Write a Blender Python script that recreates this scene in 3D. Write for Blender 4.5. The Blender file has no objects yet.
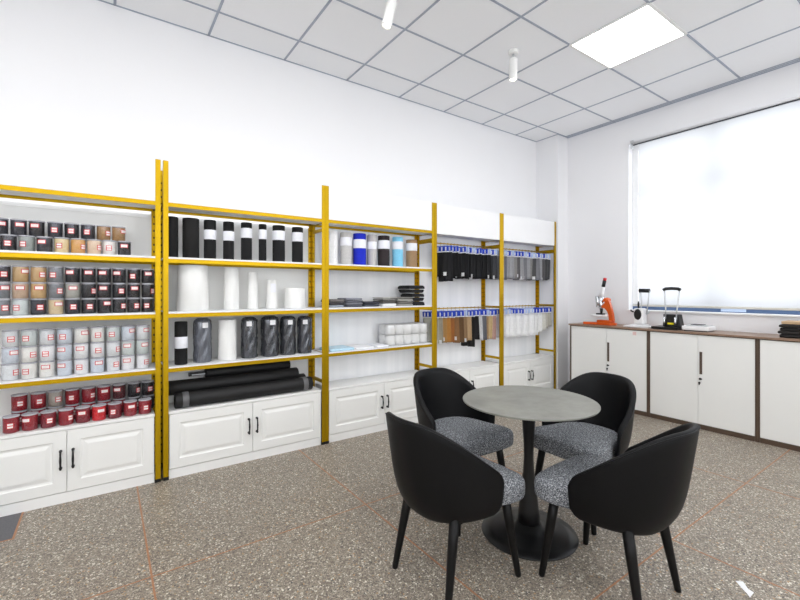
import bpy, bmesh, math, random
from mathutils import Vector, Matrix
random.seed(7)
PI = math.pi
scn = bpy.context.scene
COL = scn.collection

# ------------------------------------------------------------------ materials
def lin(c):
    out = []
    for v in c[:3]:
        v = v / 255.0
        out.append(v / 12.92 if v <= 0.04045 else ((v + 0.055) / 1.055) ** 2.4)
    return (out[0], out[1], out[2], 1.0)

def new_mat(name):
    m = bpy.data.materials.new(name)
    m.use_nodes = True
    nt = m.node_tree
    nt.nodes.clear()
    out = nt.nodes.new('ShaderNodeOutputMaterial')
    return m, nt, out

def N(nt, typ, **kw):
    n = nt.nodes.new(typ)
    for k, v in kw.items():
        if k.startswith('i_'):
            n.inputs[k[2:].replace('_', ' ')].default_value = v
        else:
            setattr(n, k, v)
    return n

def mat(name, rgb, rough=0.5, var=0.06, scale=18.0, metal=0.0, bump=0.0, coat=0.0, bscale=None, spec=0.5):
    m, nt, out = new_mat(name)
    L = nt.links
    b = N(nt, 'ShaderNodeBsdfPrincipled')
    b.inputs['Roughness'].default_value = rough
    b.inputs['Metallic'].default_value = metal
    b.inputs['Coat Weight'].default_value = coat
    b.inputs['Specular IOR Level'].default_value = spec
    tc = N(nt, 'ShaderNodeTexCoord')
    no = N(nt, 'ShaderNodeTexNoise')
    no.inputs['Scale'].default_value = scale
    no.inputs['Detail'].default_value = 4
    L.new(tc.outputs['Object'], no.inputs['Vector'])
    c = lin(rgb)
    mx = N(nt, 'ShaderNodeMix', data_type='RGBA')
    mx.inputs[6].default_value = tuple(v * (1 - var) for v in c[:3]) + (1,)
    mx.inputs[7].default_value = tuple(min(1, v * (1 + var)) for v in c[:3]) + (1,)
    L.new(no.outputs['Fac'], mx.inputs[0])
    L.new(mx.outputs[2], b.inputs['Base Color'])
    if bump:
        n2 = N(nt, 'ShaderNodeTexNoise')
        n2.inputs['Scale'].default_value = bscale or scale * 4
        n2.inputs['Detail'].default_value = 5
        L.new(tc.outputs['Object'], n2.inputs['Vector'])
        bp = N(nt, 'ShaderNodeBump')
        bp.inputs['Strength'].default_value = bump
        bp.inputs['Distance'].default_value = 0.01
        L.new(n2.outputs['Fac'], bp.inputs['Height'])
        L.new(bp.outputs['Normal'], b.inputs['Normal'])
    L.new(b.outputs['BSDF'], out.inputs['Surface'])
    return m

def emit(name, rgb, strength):
    m, nt, out = new_mat(name)
    e = N(nt, 'ShaderNodeEmission')
    e.inputs['Color'].default_value = lin(rgb)
    e.inputs['Strength'].default_value = strength
    nt.links.new(e.outputs[0], out.inputs['Surface'])
    return m

def clear_plastic(name, tint=(240, 240, 250), gloss=0.25, haze=0.10):
    m, nt, out = new_mat(name)
    L = nt.links
    tr = N(nt, 'ShaderNodeBsdfTransparent')
    gl = N(nt, 'ShaderNodeBsdfGlossy')
    gl.inputs['Roughness'].default_value = 0.12
    gl.inputs['Color'].default_value = lin(tint)
    df = N(nt, 'ShaderNodeBsdfDiffuse')
    df.inputs['Color'].default_value = lin(tint)
    lw = N(nt, 'ShaderNodeLayerWeight')
    lw.inputs['Blend'].default_value = 0.25
    mul = N(nt, 'ShaderNodeMath', operation='MULTIPLY_ADD')
    mul.inputs[1].default_value = gloss * 2
    mul.inputs[2].default_value = 0.05
    L.new(lw.outputs['Fresnel'], mul.inputs[0])
    m1 = N(nt, 'ShaderNodeMixShader')
    m1.inputs[0].default_value = haze
    L.new(tr.outputs[0], m1.inputs[1]); L.new(df.outputs[0], m1.inputs[2])
    m2 = N(nt, 'ShaderNodeMixShader')
    L.new(mul.outputs[0], m2.inputs[0])
    L.new(m1.outputs[0], m2.inputs[1]); L.new(gl.outputs[0], m2.inputs[2])
    L.new(m2.outputs[0], out.inputs['Surface'])
    return m

M = {}
M['wall'] = mat('wall_paint', (238, 238, 240), 0.9, 0.012, 3, bump=0.02, bscale=180)
M['white_panel'] = mat('white_board', (236, 236, 237), 0.55, 0.015, 6)
M['back_panel'] = mat('back_board', (247, 247, 245), 0.7, 0.02, 5)
M['cab_white'] = mat('cabinet_white', (240, 240, 238), 0.42, 0.012, 8)
M['door_white'] = mat('door_white', (238, 238, 235), 0.38, 0.012, 8)
M['yellow'] = mat('yellow_steel', (188, 151, 5), 0.36, 0.05, 25, metal=0.75)
M['slot'] = mat('slot_dark', (70, 52, 8), 0.8, 0.1)
M['black_plastic'] = mat('black_plastic', (16, 16, 17), 0.42, 0.1)
M['black_leather'] = mat('black_leather', (7, 7, 9), 0.5, 0.12, 40, bump=0.08, bscale=320, spec=0.22)
M['black_wood'] = mat('black_leg', (9, 8, 8), 0.45, 0.15, 30, spec=0.25)
M['black_metal'] = mat('black_metal', (15, 15, 16), 0.36, 0.1, 20)
M['black_cloth'] = mat('black_cloth', (22, 22, 24), 0.85, 0.2, 60, bump=0.1, bscale=200)
M['black_cloth2'] = mat('charcoal_cloth', (34, 34, 37), 0.75, 0.2, 60, bump=0.1, bscale=200)
M['walnut'] = mat('walnut', (84, 67, 54), 0.45, 0.22, 6)
M['worktop'] = mat('worktop_walnut', (142, 116, 97), 0.35, 0.15, 5)
M['tape'] = mat('grey_tape', (96, 96, 98), 0.3, 0.1, 30)
M['chrome'] = mat('chrome', (210, 212, 215), 0.22, 0.03, 10, metal=1.0)
M['silver'] = mat('silver_paint', (205, 208, 210), 0.35, 0.04, 10, metal=0.5)
M['orange'] = mat('orange_paint', (206, 84, 8), 0.35, 0.05, 20)
M['red'] = mat('red_plastic', (196, 24, 34), 0.35, 0.05, 20)
M['hi_yellow'] = mat('bright_yellow', (236, 220, 20), 0.4, 0.05)
M['paper'] = mat('white_paper', (240, 240, 242), 0.8, 0.02, 30)
M['paper_band'] = mat('paper_band', (235, 236, 242), 0.75, 0.05, 60)
M['white_mat'] = mat('white_roll', (238, 238, 236), 0.8, 0.02, 12)
M['sill'] = mat('sill_white', (244, 244, 244), 0.5, 0.02, 8)
M['frame_blue'] = mat('window_frame_blue', (88, 112, 150), 0.5, 0.06, 9)
M['sticker_blue'] = mat('sticker_blue', (205, 222, 248), 0.6, 0.05, 60)
M['rail_beige'] = mat('rail_beige', (214, 212, 204), 0.5, 0.03)
M['dark_rail'] = mat('dark_rail', (40, 42, 48), 0.5, 0.05)
M['tbar'] = mat('ceiling_bar', (164, 172, 186), 0.6, 0.04, 12)
M['lamp_white'] = mat('lamp_white', (240, 240, 238), 0.4, 0.02)
M['tan'] = mat('tan_card', (190, 160, 126), 0.7, 0.08, 30)
M['joint'] = mat('floor_joint', (168, 117, 82), 0.5, 0.15, 30)
M['dark_terrazzo'] = mat('dark_terrazzo', (84, 84, 88), 0.45, 0.55, 130)
M['diffuser'] = emit('panel_diffuser', (255, 255, 255), 5.0)
M['strip_glow'] = emit('bright_strip_glow', (255, 255, 255), .42)  # even emission for the bright line at the rack backs
M['lens'] = emit('spot_lens', (255, 250, 240), 6.0)
M['clear'] = clear_plastic('clear_plastic', (240, 240, 250), 0.16, 0.015)
M['lid'] = clear_plastic('lid_plastic', (236, 236, 244), 0.35, 0.55)
M['wrap'] = clear_plastic('wrap_film', (238, 240, 246), 0.7, 0.02)
M['glass'] = clear_plastic('window_glass', (240, 245, 250), 0.15, 0.0)

def terrazzo():
    m, nt, out = new_mat('terrazzo')
    L = nt.links
    b = N(nt, 'ShaderNodeBsdfPrincipled')
    tc = N(nt, 'ShaderNodeTexCoord')
    def layer(scale, stops):
        v = N(nt, 'ShaderNodeTexVoronoi')
        v.inputs['Scale'].default_value = scale
        L.new(tc.outputs['Object'], v.inputs['Vector'])
        sep = N(nt, 'ShaderNodeSeparateColor')
        L.new(v.outputs['Color'], sep.inputs[0])
        r = N(nt, 'ShaderNodeValToRGB')
        r.color_ramp.interpolation = 'CONSTANT'
        el = r.color_ramp.elements
        el[0].position = 0; el[0].color = lin(stops[0][1])
        el[1].position = stops[1][0]; el[1].color = lin(stops[1][1])
        for p, c in stops[2:]:
            e = el.new(p); e.color = lin(c)
        L.new(sep.outputs[0], r.inputs[0])
        return r, v, sep
    r1, v1, s1 = layer(150, [(0, (112, 102, 92)), (0.22, (143, 132, 119)), (0.45, (158, 147, 132)), (0.62, (128, 117, 105)),
                        (0.74, (188, 180, 165)), (0.85, (222, 216, 202)), (0.92, (84, 80, 78)), (0.965, (176, 142, 104))])
    r2, v2, s2 = layer(290, [(0, (112, 103, 92)), (0.3, (154, 144, 130)), (0.6, (132, 122, 109)), (0.82, (196, 188, 174)), (0.93, (80, 76, 73))])
    # chips: big cells where random is high, otherwise fine matrix
    ch = N(nt, 'ShaderNodeMath', operation='GREATER_THAN'); ch.inputs[1].default_value = 0.5
    L.new(s1.outputs[1], ch.inputs[0])
    mx = N(nt, 'ShaderNodeMix', data_type='RGBA')
    L.new(ch.outputs[0], mx.inputs[0]); L.new(r2.outputs[0], mx.inputs[6]); L.new(r1.outputs[0], mx.inputs[7])
    no = N(nt, 'ShaderNodeTexNoise'); no.inputs['Scale'].default_value = 1.6; no.inputs['Detail'].default_value = 3
    L.new(tc.outputs['Object'], no.inputs['Vector'])
    mr = N(nt, 'ShaderNodeMapRange'); mr.inputs[3].default_value = 0.90; mr.inputs[4].default_value = 1.12
    L.new(no.outputs['Fac'], mr.inputs[0])
    mul = N(nt, 'ShaderNodeVectorMath', operation='SCALE')
    L.new(mx.outputs[2], mul.inputs[0]); L.new(mr.outputs[0], mul.inputs['Scale'])
    L.new(mul.outputs[0], b.inputs['Base Color'])
    b.inputs['Roughness'].default_value = 0.42
    b.inputs['Specular IOR Level'].default_value = 0.4
    L.new(b.outputs[0], out.inputs['Surface'])
    return m
M['floor'] = terrazzo()

def tweed():
    m, nt, out = new_mat('grey_tweed')
    L = nt.links
    b = N(nt, 'ShaderNodeBsdfPrincipled'); b.inputs['Roughness'].default_value = 0.95
    b.inputs['Specular IOR Level'].default_value = 0.15
    tc = N(nt, 'ShaderNodeTexCoord')
    mp1 = N(nt, 'ShaderNodeMapping'); mp1.inputs['Scale'].default_value = (120, 430, 260)
    mp2 = N(nt, 'ShaderNodeMapping'); mp2.inputs['Scale'].default_value = (430, 120, 260)
    rs = []
    for mp in (mp1, mp2):
        L.new(tc.outputs['Object'], mp.inputs[0])
        n = N(nt, 'ShaderNodeTexNoise'); n.inputs['Scale'].default_value = 1.0; n.inputs['Detail'].default_value = 2
        L.new(mp.outputs[0], n.inputs['Vector'])
        rs.append(n)
    add = N(nt, 'ShaderNodeMath', operation='MAXIMUM')
    L.new(rs[0].outputs['Fac'], add.inputs[0]); L.new(rs[1].outputs['Fac'], add.inputs[1])
    r = N(nt, 'ShaderNodeValToRGB')
    el = r.color_ramp.elements
    el[0].position = 0.46; el[0].color = lin((58, 60, 64))
    el[1].position = 0.74; el[1].color = lin((226, 228, 230))
    e = el.new(0.58); e.color = lin((122, 125, 130))
    L.new(add.outputs[0], r.inputs[0]); L.new(r.outputs[0], b.inputs['Base Color'])
    bp = N(nt, 'ShaderNodeBump'); bp.inputs['Strength'].default_value = 0.4; bp.inputs['Distance'].default_value = 0.004
    L.new(add.outputs[0], bp.inputs['Height']); L.new(bp.outputs[0], b.inputs['Normal'])
    L.new(b.outputs[0], out.inputs['Surface'])
    return m
M['tweed'] = tweed()

def stone_top():
    m, nt, out = new_mat('grey_stone')
    L = nt.links
    b = N(nt, 'ShaderNodeBsdfPrincipled'); b.inputs['Roughness'].default_value = 0.4
    tc = N(nt, 'ShaderNodeTexCoord')
    n = N(nt, 'ShaderNodeTexNoise'); n.inputs['Scale'].default_value = 6; n.inputs['Detail'].default_value = 9; n.inputs['Roughness'].default_value = 0.7
    L.new(tc.outputs['Object'], n.inputs['Vector'])
    r = N(nt, 'ShaderNodeValToRGB')
    r.color_ramp.elements[0].position = 0.3; r.color_ramp.elements[0].color = lin((116, 116, 108))
    r.color_ramp.elements[1].position = 0.72; r.color_ramp.elements[1].color = lin((146, 146, 138))
    L.new(n.outputs['Fac'], r.inputs[0]); L.new(r.outputs[0], b.inputs['Base Color'])
    L.new(b.outputs[0], out.inputs['Surface'])
    return m
M['stone'] = stone_top()

def ceiling_tile():
    m, nt, out = new_mat('ceiling_tile')
    L = nt.links
    b = N(nt, 'ShaderNodeBsdfPrincipled'); b.inputs['Roughness'].default_value = 0.9
    tc = N(nt, 'ShaderNodeTexCoord')
    v = N(nt, 'ShaderNodeTexVoronoi'); v.inputs['Scale'].default_value = 110
    v.inputs['Randomness'].default_value = 0.3
    L.new(tc.outputs['Object'], v.inputs['Vector'])
    r = N(nt, 'ShaderNodeValToRGB')
    r.color_ramp.elements[0].position = 0.12; r.color_ramp.elements[0].color = lin((240, 241, 244))
    r.color_ramp.elements[1].position = 0.25; r.color_ramp.elements[1].color = lin((247, 248, 250))
    L.new(v.outputs['Distance'], r.inputs[0]); L.new(r.outputs[0], b.inputs['Base Color'])
    L.new(b.outputs[0], out.inputs['Surface'])
    return m
M['ceiling'] = ceiling_tile()

def blind_cloth():
    m, nt, out = new_mat('blind_cloth')
    L = nt.links
    tc = N(nt, 'ShaderNodeTexCoord')
    w = N(nt, 'ShaderNodeTexNoise'); w.inputs['Scale'].default_value = 500
    L.new(tc.outputs['Object'], w.inputs['Vector'])
    mx = N(nt, 'ShaderNodeMix', data_type='RGBA')
    mx.inputs[6].default_value = lin((188, 190, 194)); mx.inputs[7].default_value = lin((200, 201, 203))
    L.new(w.outputs['Fac'], mx.inputs[0])
    t = N(nt, 'ShaderNodeBsdfTranslucent'); d = N(nt, 'ShaderNodeBsdfDiffuse')
    L.new(mx.outputs[2], t.inputs['Color']); L.new(mx.outputs[2], d.inputs['Color'])
    s = N(nt, 'ShaderNodeMixShader'); s.inputs[0].default_value = 0.45
    L.new(t.outputs[0], s.inputs[1]); L.new(d.outputs[0], s.inputs[2])
    L.new(s.outputs[0], out.inputs['Surface'])
    return m
M['blind'] = blind_cloth()

def label_mat(name, kind):
    """white sticker with a red frame and printed lines, drawn from the patch's own UV"""
    m, nt, out = new_mat(name)
    L = nt.links
    b = N(nt, 'ShaderNodeBsdfPrincipled'); b.inputs['Roughness'].default_value = 0.5
    uv = N(nt, 'ShaderNodeUVMap'); sep = N(nt, 'ShaderNodeSeparateXYZ')
    L.new(uv.outputs[0], sep.inputs[0])
    def math1(op, a, v=None, v2=None):
        n = N(nt, 'ShaderNodeMath', operation=op)
        if hasattr(a, 'links'): L.new(a, n.inputs[0])
        else: n.inputs[0].default_value = a
        if v is not None:
            if hasattr(v, 'links'): L.new(v, n.inputs[1])
            else: n.inputs[1].default_value = v
        return n.outputs[0]
    du = math1('ABSOLUTE', math1('SUBTRACT', sep.outputs[0], 0.5))
    dv = math1('ABSOLUTE', math1('SUBTRACT', sep.outputs[1], 0.5))
    bu = math1('GREATER_THAN', du, 0.41 if kind == 'wide' else 0.38)
    bv = math1('GREATER_THAN', dv, 0.36 if kind == 'wide' else 0.40)
    fr = math1('MAXIMUM', bu, bv)
    if kind == 'square':
        fr = math1('MAXIMUM', fr, math1('LESS_THAN', dv, 0.07))
    else:
        fr = fr
    fine = math1('GREATER_THAN', math1('SINE', math1('MULTIPLY', sep.outputs[1], 40.0)), 0.35)
    sidein = math1('LESS_THAN', du, 0.3)
    ln = math1('MULTIPLY', math1('MULTIPLY', fine, sidein), 0.35)
    mx = N(nt, 'ShaderNodeMix', data_type='RGBA')
    mx.inputs[6].default_value = lin((246, 240, 238)); mx.inputs[7].default_value = lin((150, 90, 90))
    L.new(ln, mx.inputs[0])
    mx2 = N(nt, 'ShaderNodeMix', data_type='RGBA')
    mx2.inputs[7].default_value = lin((206, 52, 58))
    L.new(fr, mx2.inputs[0]); L.new(mx.outputs[2], mx2.inputs[6])
    L.new(mx2.outputs[2], b.inputs['Base Color'])
    L.new(b.outputs[0], out.inputs['Surface'])
    return m
M['label_sq'] = label_mat('label_square', 'square')
M['label_wide'] = label_mat('label_wide', 'wide')

def curtain_board():
    """pale board with faint vertical shades"""
    m, nt, out = new_mat('pleated_back')
    L = nt.links
    b = N(nt, 'ShaderNodeBsdfPrincipled'); b.inputs['Roughness'].default_value = 0.8
    tc = N(nt, 'ShaderNodeTexCoord'); mp = N(nt, 'ShaderNodeMapping'); mp.inputs['Scale'].default_value = (14, 1, 0.15)
    L.new(tc.outputs['Object'], mp.inputs[0])
    n = N(nt, 'ShaderNodeTexNoise'); n.inputs['Scale'].default_value = 1.0; n.inputs['Detail'].default_value = 3
    L.new(mp.outputs[0], n.inputs['Vector'])
    r = N(nt, 'ShaderNodeValToRGB')
    r.color_ramp.elements[0].position = 0.3; r.color_ramp.elements[0].color = lin((238, 239, 241))
    r.color_ramp.elements[1].position = 0.7; r.color_ramp.elements[1].color = lin((249, 249, 250))
    L.new(n.outputs['Fac'], r.inputs[0]); L.new(r.outputs[0], b.inputs['Base Color'])
    L.new(b.outputs[0], out.inputs['Surface'])
    return m
M['pleat'] = curtain_board()

_cc = {}
def cloth(rgb, rough=0.85):
    if rgb not in _cc:
        _cc[rgb] = mat('cloth_%d_%d_%d' % rgb, rgb, rough, 0.16, 70, bump=0.12, bscale=160)
    return _cc[rgb]
_jc = {}
def content(rgb):
    if rgb not in _jc:
        _jc[rgb] = mat('contents_%d_%d_%d' % rgb, rgb, 0.6, 0.38 if sum(rgb) < 400 else .12, 75, bump=0.5, bscale=110)
    return _jc[rgb]

# ------------------------------------------------------------------ mesh helpers
def BM(): return bmesh.new()

def box(bm, x0, x1, y0, y1, z0, z1, mi=0, bev=0.0, rot=None):
    vs = [bm.verts.new((x, y, z)) for x in (x0, x1) for y in (y0, y1) for z in (z0, z1)]
    F = [(0, 1, 3, 2), (4, 6, 7, 5), (0, 4, 5, 1), (2, 3, 7, 6), (0, 2, 6, 4), (1, 5, 7, 3)]
    fs = []
    for f in F:
        fc = bm.faces.new([vs[i] for i in f]); fc.material_index = mi; fs.append(fc)
    if rot is not None:
        bmesh.ops.transform(bm, matrix=rot, verts=vs)
    if bev > 0:
        es = set()
        for f in fs: es.update(f.edges)
        r = bmesh.ops.bevel(bm, geom=list(es), offset=bev, segments=2, profile=0.6, affect='EDGES', clamp_overlap=True)
        for f in r['faces']: f.material_index = mi
    return vs

def loft(bm, rings, cap0=True, cap1=True, mi=0, smooth=True, closed=True):
    R = [[bm.verts.new(p) for p in r] for r in rings]
    n = len(R[0])
    for a, b in zip(R[:-1], R[1:]):
        for i in range(n if closed else n - 1):
            j = (i + 1) % n
            f = bm.faces.new((a[i], a[j], b[j], b[i])); f.smooth = smooth; f.material_index = mi
    if cap0:
        f = bm.faces.new(list(reversed(R[0]))); f.material_index = mi
    if cap1:
        f = bm.faces.new(R[-1]); f.material_index = mi
    return R

def lathe(bm, prof, cx=0, cy=0, seg=32, mi=0, smooth=True, cap=True):
    rings = [[(cx + r * math.cos(2 * PI * k / seg), cy + r * math.sin(2 * PI * k / seg), z) for k in range(seg)] for r, z in prof]
    return loft(bm, rings, cap, cap, mi, smooth)

def tube(bm, pts, rad, seg=10, mi=0, cap=True):
    pts = [Vector(p) for p in pts]
    if not hasattr(rad, '__len__'): rad = [rad] * len(pts)
    rings = []
    up = Vector((0, 0, 1))
    prev = None
    for i, p in enumerate(pts):
        d = (pts[min(i + 1, len(pts) - 1)] - pts[max(i - 1, 0)]).normalized()
        if prev is None:
            a = d.cross(up)
            if a.length < 1e-3: a = d.cross(Vector((1, 0, 0)))
        else:
            a = prev - d * prev.dot(d)
        a.normalize(); prev = a
        b = d.cross(a)
        rings.append([tuple(p + a * (rad[i] * math.cos(2 * PI * k / seg)) + b * (rad[i] * math.sin(2 * PI * k / seg))) for k in range(seg)])
    return loft(bm, rings, cap, cap, mi)

def obj(name, bm, mats, parent=None, sub=0, bevel=0.0, autosm=False):
    bmesh.ops.recalc_face_normals(bm, faces=bm.faces[:])
    me = bpy.data.meshes.new(name)
    bm.to_mesh(me); bm.free()
    if not isinstance(mats, (list, tuple)): mats = [mats]
    for m in mats: me.materials.append(m)
    o = bpy.data.objects.new(name, me)
    COL.objects.link(o)
    if parent is not None: o.parent = parent
    if bevel:
        md = o.modifiers.new('bev', 'BEVEL'); md.width = bevel; md.segments = 2; md.limit_method = 'ANGLE'
    if sub:
        md = o.modifiers.new('sub', 'SUBSURF'); md.levels = sub; md.render_levels = sub
    return o

def thing(name, label, cat, loc=(0, 0, 0), rz=0.0, group=None):
    o = bpy.data.objects.new(name, None)
    COL.objects.link(o)
    o.empty_display_size = 0.1
    o.location = loc; o.rotation_euler = (0, 0, rz)
    o['label'] = label; o['category'] = cat
    if group: o['group'] = group
    return o

def tag(o, label, cat, group=None):
    o['label'] = label; o['category'] = cat
    if group: o['group'] = group
    return o

def struct(name, bm, m, parent=None):
    o = obj(name, bm, m, parent)
    o['kind'] = 'structure'
    return o

def dup(root, loc, rz, label, group=None):
    """copy of a thing with copies of its parts and sub-parts"""
    r = root.copy(); COL.objects.link(r)
    r.location = loc; r.rotation_euler = (0, 0, rz); r['label'] = label
    if group: r['group'] = group
    for ch in list(root.children):
        c = ch.copy(); COL.objects.link(c); c.parent = r
        for g in list(ch.children):
            d = g.copy(); COL.objects.link(d); d.parent = c
    return r

def setmat(o, m, slot=0):
    o.material_slots[slot].link = 'OBJECT'
    o.material_slots[slot].material = m

def child(root, name):
    for c in root.children:
        if c.name.split('.')[0] == name: return c

ORD = ['first', 'second', 'third', 'fourth', 'fifth', 'sixth', 'seventh', 'eighth', 'ninth', 'tenth', 'eleventh', 'twelfth',
       'thirteenth', 'fourteenth', 'fifteenth', 'sixteenth', 'seventeenth', 'eighteenth', 'nineteenth', 'twentieth', 'twenty-first',
       'twenty-second', 'twenty-third']

# ------------------------------------------------------------------ room
YW, XE, ZC, H = 3.515, 4.892, 3.253, 1.272
X0, Y0 = -2.4, -2.6
bm = BM(); box(bm, X0 - .2, XE + .2, Y0 - .2, YW + .2, -.1, 0); struct('floor', bm, M['floor'])
bm = BM()
k = 0
JX = [0.17 + 1.102 * i for i in range(-2, 5)]
JY = [0.957 + 1.208 * i for i in range(-3, 3)]
for x in JX: box(bm, x - .004, x + .004, Y0, YW, 0, .0006)
for y in JY: box(bm, X0, XE, y - .0035, y + .0035, 0, .0006)
struct('trim_1', bm, M['joint'])
bm = BM(); box(bm, -1.45, -.392, 2.912, 3.3, 0, .0008); struct('floor_inlay', bm, M['dark_terrazzo'])
bm = BM(); box(bm, -.392, -.382, 2.902, 3.3, 0, .0009); box(bm, -1.45, -.392, 2.902, 2.912, 0, .0009); struct('trim_2', bm, M['joint'])
bm = BM(); box(bm, X0 - .2, XE + .2, YW, YW + .2, 0, ZC); struct('wall_left', bm, M['wall'])
def holed_wall(bm, along, c0, c1, lo, hi, spans, z0, z1):
    def put(a, b, za, zb):
        if along == 'x': box(bm, a, b, c0, c1, za, zb)
        else: box(bm, c0, c1, a, b, za, zb)
    cur = lo
    for a, b in spans:
        put(cur, a, 0, ZC); put(a, b, 0, z0); put(a, b, z1, ZC); cur = b
    put(cur, hi, 0, ZC)
SP_R = [(-1.9, .7), (1.4, 4.0)]  # openings for the added windows behind the camera
SP_N = [(-1.7, .6)]
bm = BM(); holed_wall(bm, 'y', X0 - .2, X0, Y0, YW, SP_N, .9, 2.95); struct('wall_near', bm, M['wall'])
bm = BM(); holed_wall(bm, 'x', Y0 - .2, Y0, X0 - .2, XE + .2, SP_R, .9, 2.95); struct('wall_right', bm, M['wall'])
def fill_window(n, along, c, a, b):  # unseen window, added so sky fill reaches the shelf fronts
    bm = BM()
    def put(bm_, p, q, za, zb, t0=.03, t1=.08):
        if along == 'x': box(bm_, p, q, c - t1, c - t0, za, zb)
        else: box(bm_, c - t1, c - t0, p, q, za, zb)
    for p, q, za, zb in ((a, b, .9, .96), (a, b, 2.89, 2.95), (a, a + .06, .96, 2.89), (b - .06, b, .96, 2.89), ((a + b) / 2 - .03, (a + b) / 2 + .03, .96, 2.89)): put(bm, p, q, za, zb)
    w_ = struct('window_%d' % n, bm, M['sill'])
    bm = BM(); put(bm, a + .05, b - .05, .95, 2.9, .052, .058); obj('pane', bm, M['glass'], w_)
fill_window(2, 'x', Y0, *SP_R[0]); fill_window(3, 'x', Y0, *SP_R[1]); fill_window(4, 'y', X0, *SP_N[0])
# far wall with the window opening
WY0, WY1, WZ0, WZ1 = -.75, 2.42, 1.05, 2.945
bm = BM()
box(bm, XE, XE + .22, WY1, YW, 0, ZC)
box(bm, XE, XE + .22, Y0, WY0, 0, ZC)
box(bm, XE, XE + .22, WY0, WY1, 0, WZ0)
box(bm, XE, XE + .22, WY0, WY1, WZ1, ZC)
struct('wall_far', bm, M['wall'])
bm = BM(); box(bm, 4.676, XE, 3.19, YW, 0, ZC); struct('wall_pillar', bm, M['wall'])
# ceiling and its grid of bars
bm = BM(); box(bm, X0 - .2, XE + .2, Y0 - .2, YW + .2, ZC, ZC + .12); struct('ceiling', bm, M['ceiling'])
bm = BM()
XC = [4.255 - .6 * i for i in range(-1, 12)]
YR = [YW - .34 - .6 * i for i in range(0, 11)]
for x in XC:
    if x < XE: box(bm, x - .008, x + .008, Y0, YW, ZC - .004, ZC)
for y in YR:
    if y > Y0: box(bm, X0, XE, y - .008, y + .008, ZC - .0035, ZC)
box(bm, X0, 4.676, YW - .012, YW, ZC - .004, ZC)
box(bm, 4.664, 4.676, 3.178, YW, ZC - .004, ZC)
box(bm, 4.676, XE, 3.178, 3.19, ZC - .004, ZC)
box(bm, XE - .014, XE, Y0, 3.19, ZC - .006, ZC)
box(bm, XE - .075, XE - .06, Y0, 3.19, ZC - .004, ZC)
struct('ceiling_grid', bm, M['tbar'])

# window: frame, glass, sill
bm = BM()
FX0, FX1 = 4.985, 5.045
box(bm, FX0, FX1, WY0, WY1, WZ0, WZ0 + .075)
struct_frame = None
win = struct('window_1', bm, M['frame_blue'])
bm = BM()
box(bm, FX0, FX1, WY1 - .06, WY1, WZ0 + .075, WZ1)
box(bm, FX0, FX1, WY0, WY0 + .06, WZ0 + .075, WZ1)
box(bm, FX0, FX1, WY0 + .06, WY1 - .06, WZ1 - .06, WZ1)
for y in (1.60, .82, .03): box(bm, FX0, FX1, y - .03, y + .03, WZ0 + .075, WZ1 - .06)
box(bm, FX0, FX1, WY0 + .06, WY1 - .06, 2.36, 2.41)
obj('window_frame', bm, M['sill'], win)
bm = BM(); box(bm, 5.012, 5.018, WY0 + .05, WY1 - .05, WZ0 + .06, WZ1 - .05); obj('pane', bm, M['glass'], win)
bm = BM(); box(bm, FX0 - .006, FX0 - .001, 1.372, 1.572, WZ0 + .022, WZ0 + .07); o = obj('sticker', bm, M['sticker_blue'], win); o['label'] = 'pale blue sticker on the blue frame'
bm = BM(); box(bm, 4.868, 4.985, WY0 - .02, WY1 + .012, WZ0 - .002, WZ0 + .014, bev=.003)
obj('window_sill', bm, M['sill'], win)

# roller blind
bl = thing('roller_blind', 'white roller blind drawn over the window above the low cabinets', 'blind', (4.868, 0, 1.12))
bm = BM()
rows = []
NY = 60
yl, yr = 2.30, -.78
for i in range(NY + 1):
    y = yl + (yr - yl) * i / NY
    dx = .0025 * math.sin(i * 1.3) + .002 * math.sin(i * .41)
    rows.append((dx, y))
fv = [[bm.verts.new((dx * (1 - z / 1.9) + off, y, z)) for (dx, y) in rows] for off, z in ((0, 0.0), (0, .6), (0, 1.2), (0, 1.80))]
for a, b in zip(fv[:-1], fv[1:]):
    for i in range(NY):
        f = bm.faces.new((a[i], a[i + 1], b[i + 1], b[i])); f.smooth = True
obj('blind_cloth', bm, M['blind'], bl)
bm = BM(); tube(bm, [(0, 2.36, 1.815), (0, -.8, 1.815)], .019, 14); obj('roller_tube', bm, M['white_panel'], bl)
bm = BM(); box(bm, -.024, -.012, -.8, 2.35, 1.785, 1.796); o = obj('head_rail', bm, M['dark_rail'], bl); o['label'] = 'dark strip under the roller tube'
bm = BM(); box(bm, -.012, .012, yr, yl + .06, -.016, .006, bev=.003); obj('bottom_rail', bm, M['rail_beige'], bl)
bm = BM(); box(bm, -.026, .022, 2.362, 2.376, 1.755, 1.845, bev=.003); box(bm, -.03, -.026, 2.34, 2.38, 1.815, 1.845); obj('bracket', bm, M['silver'], bl)

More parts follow.
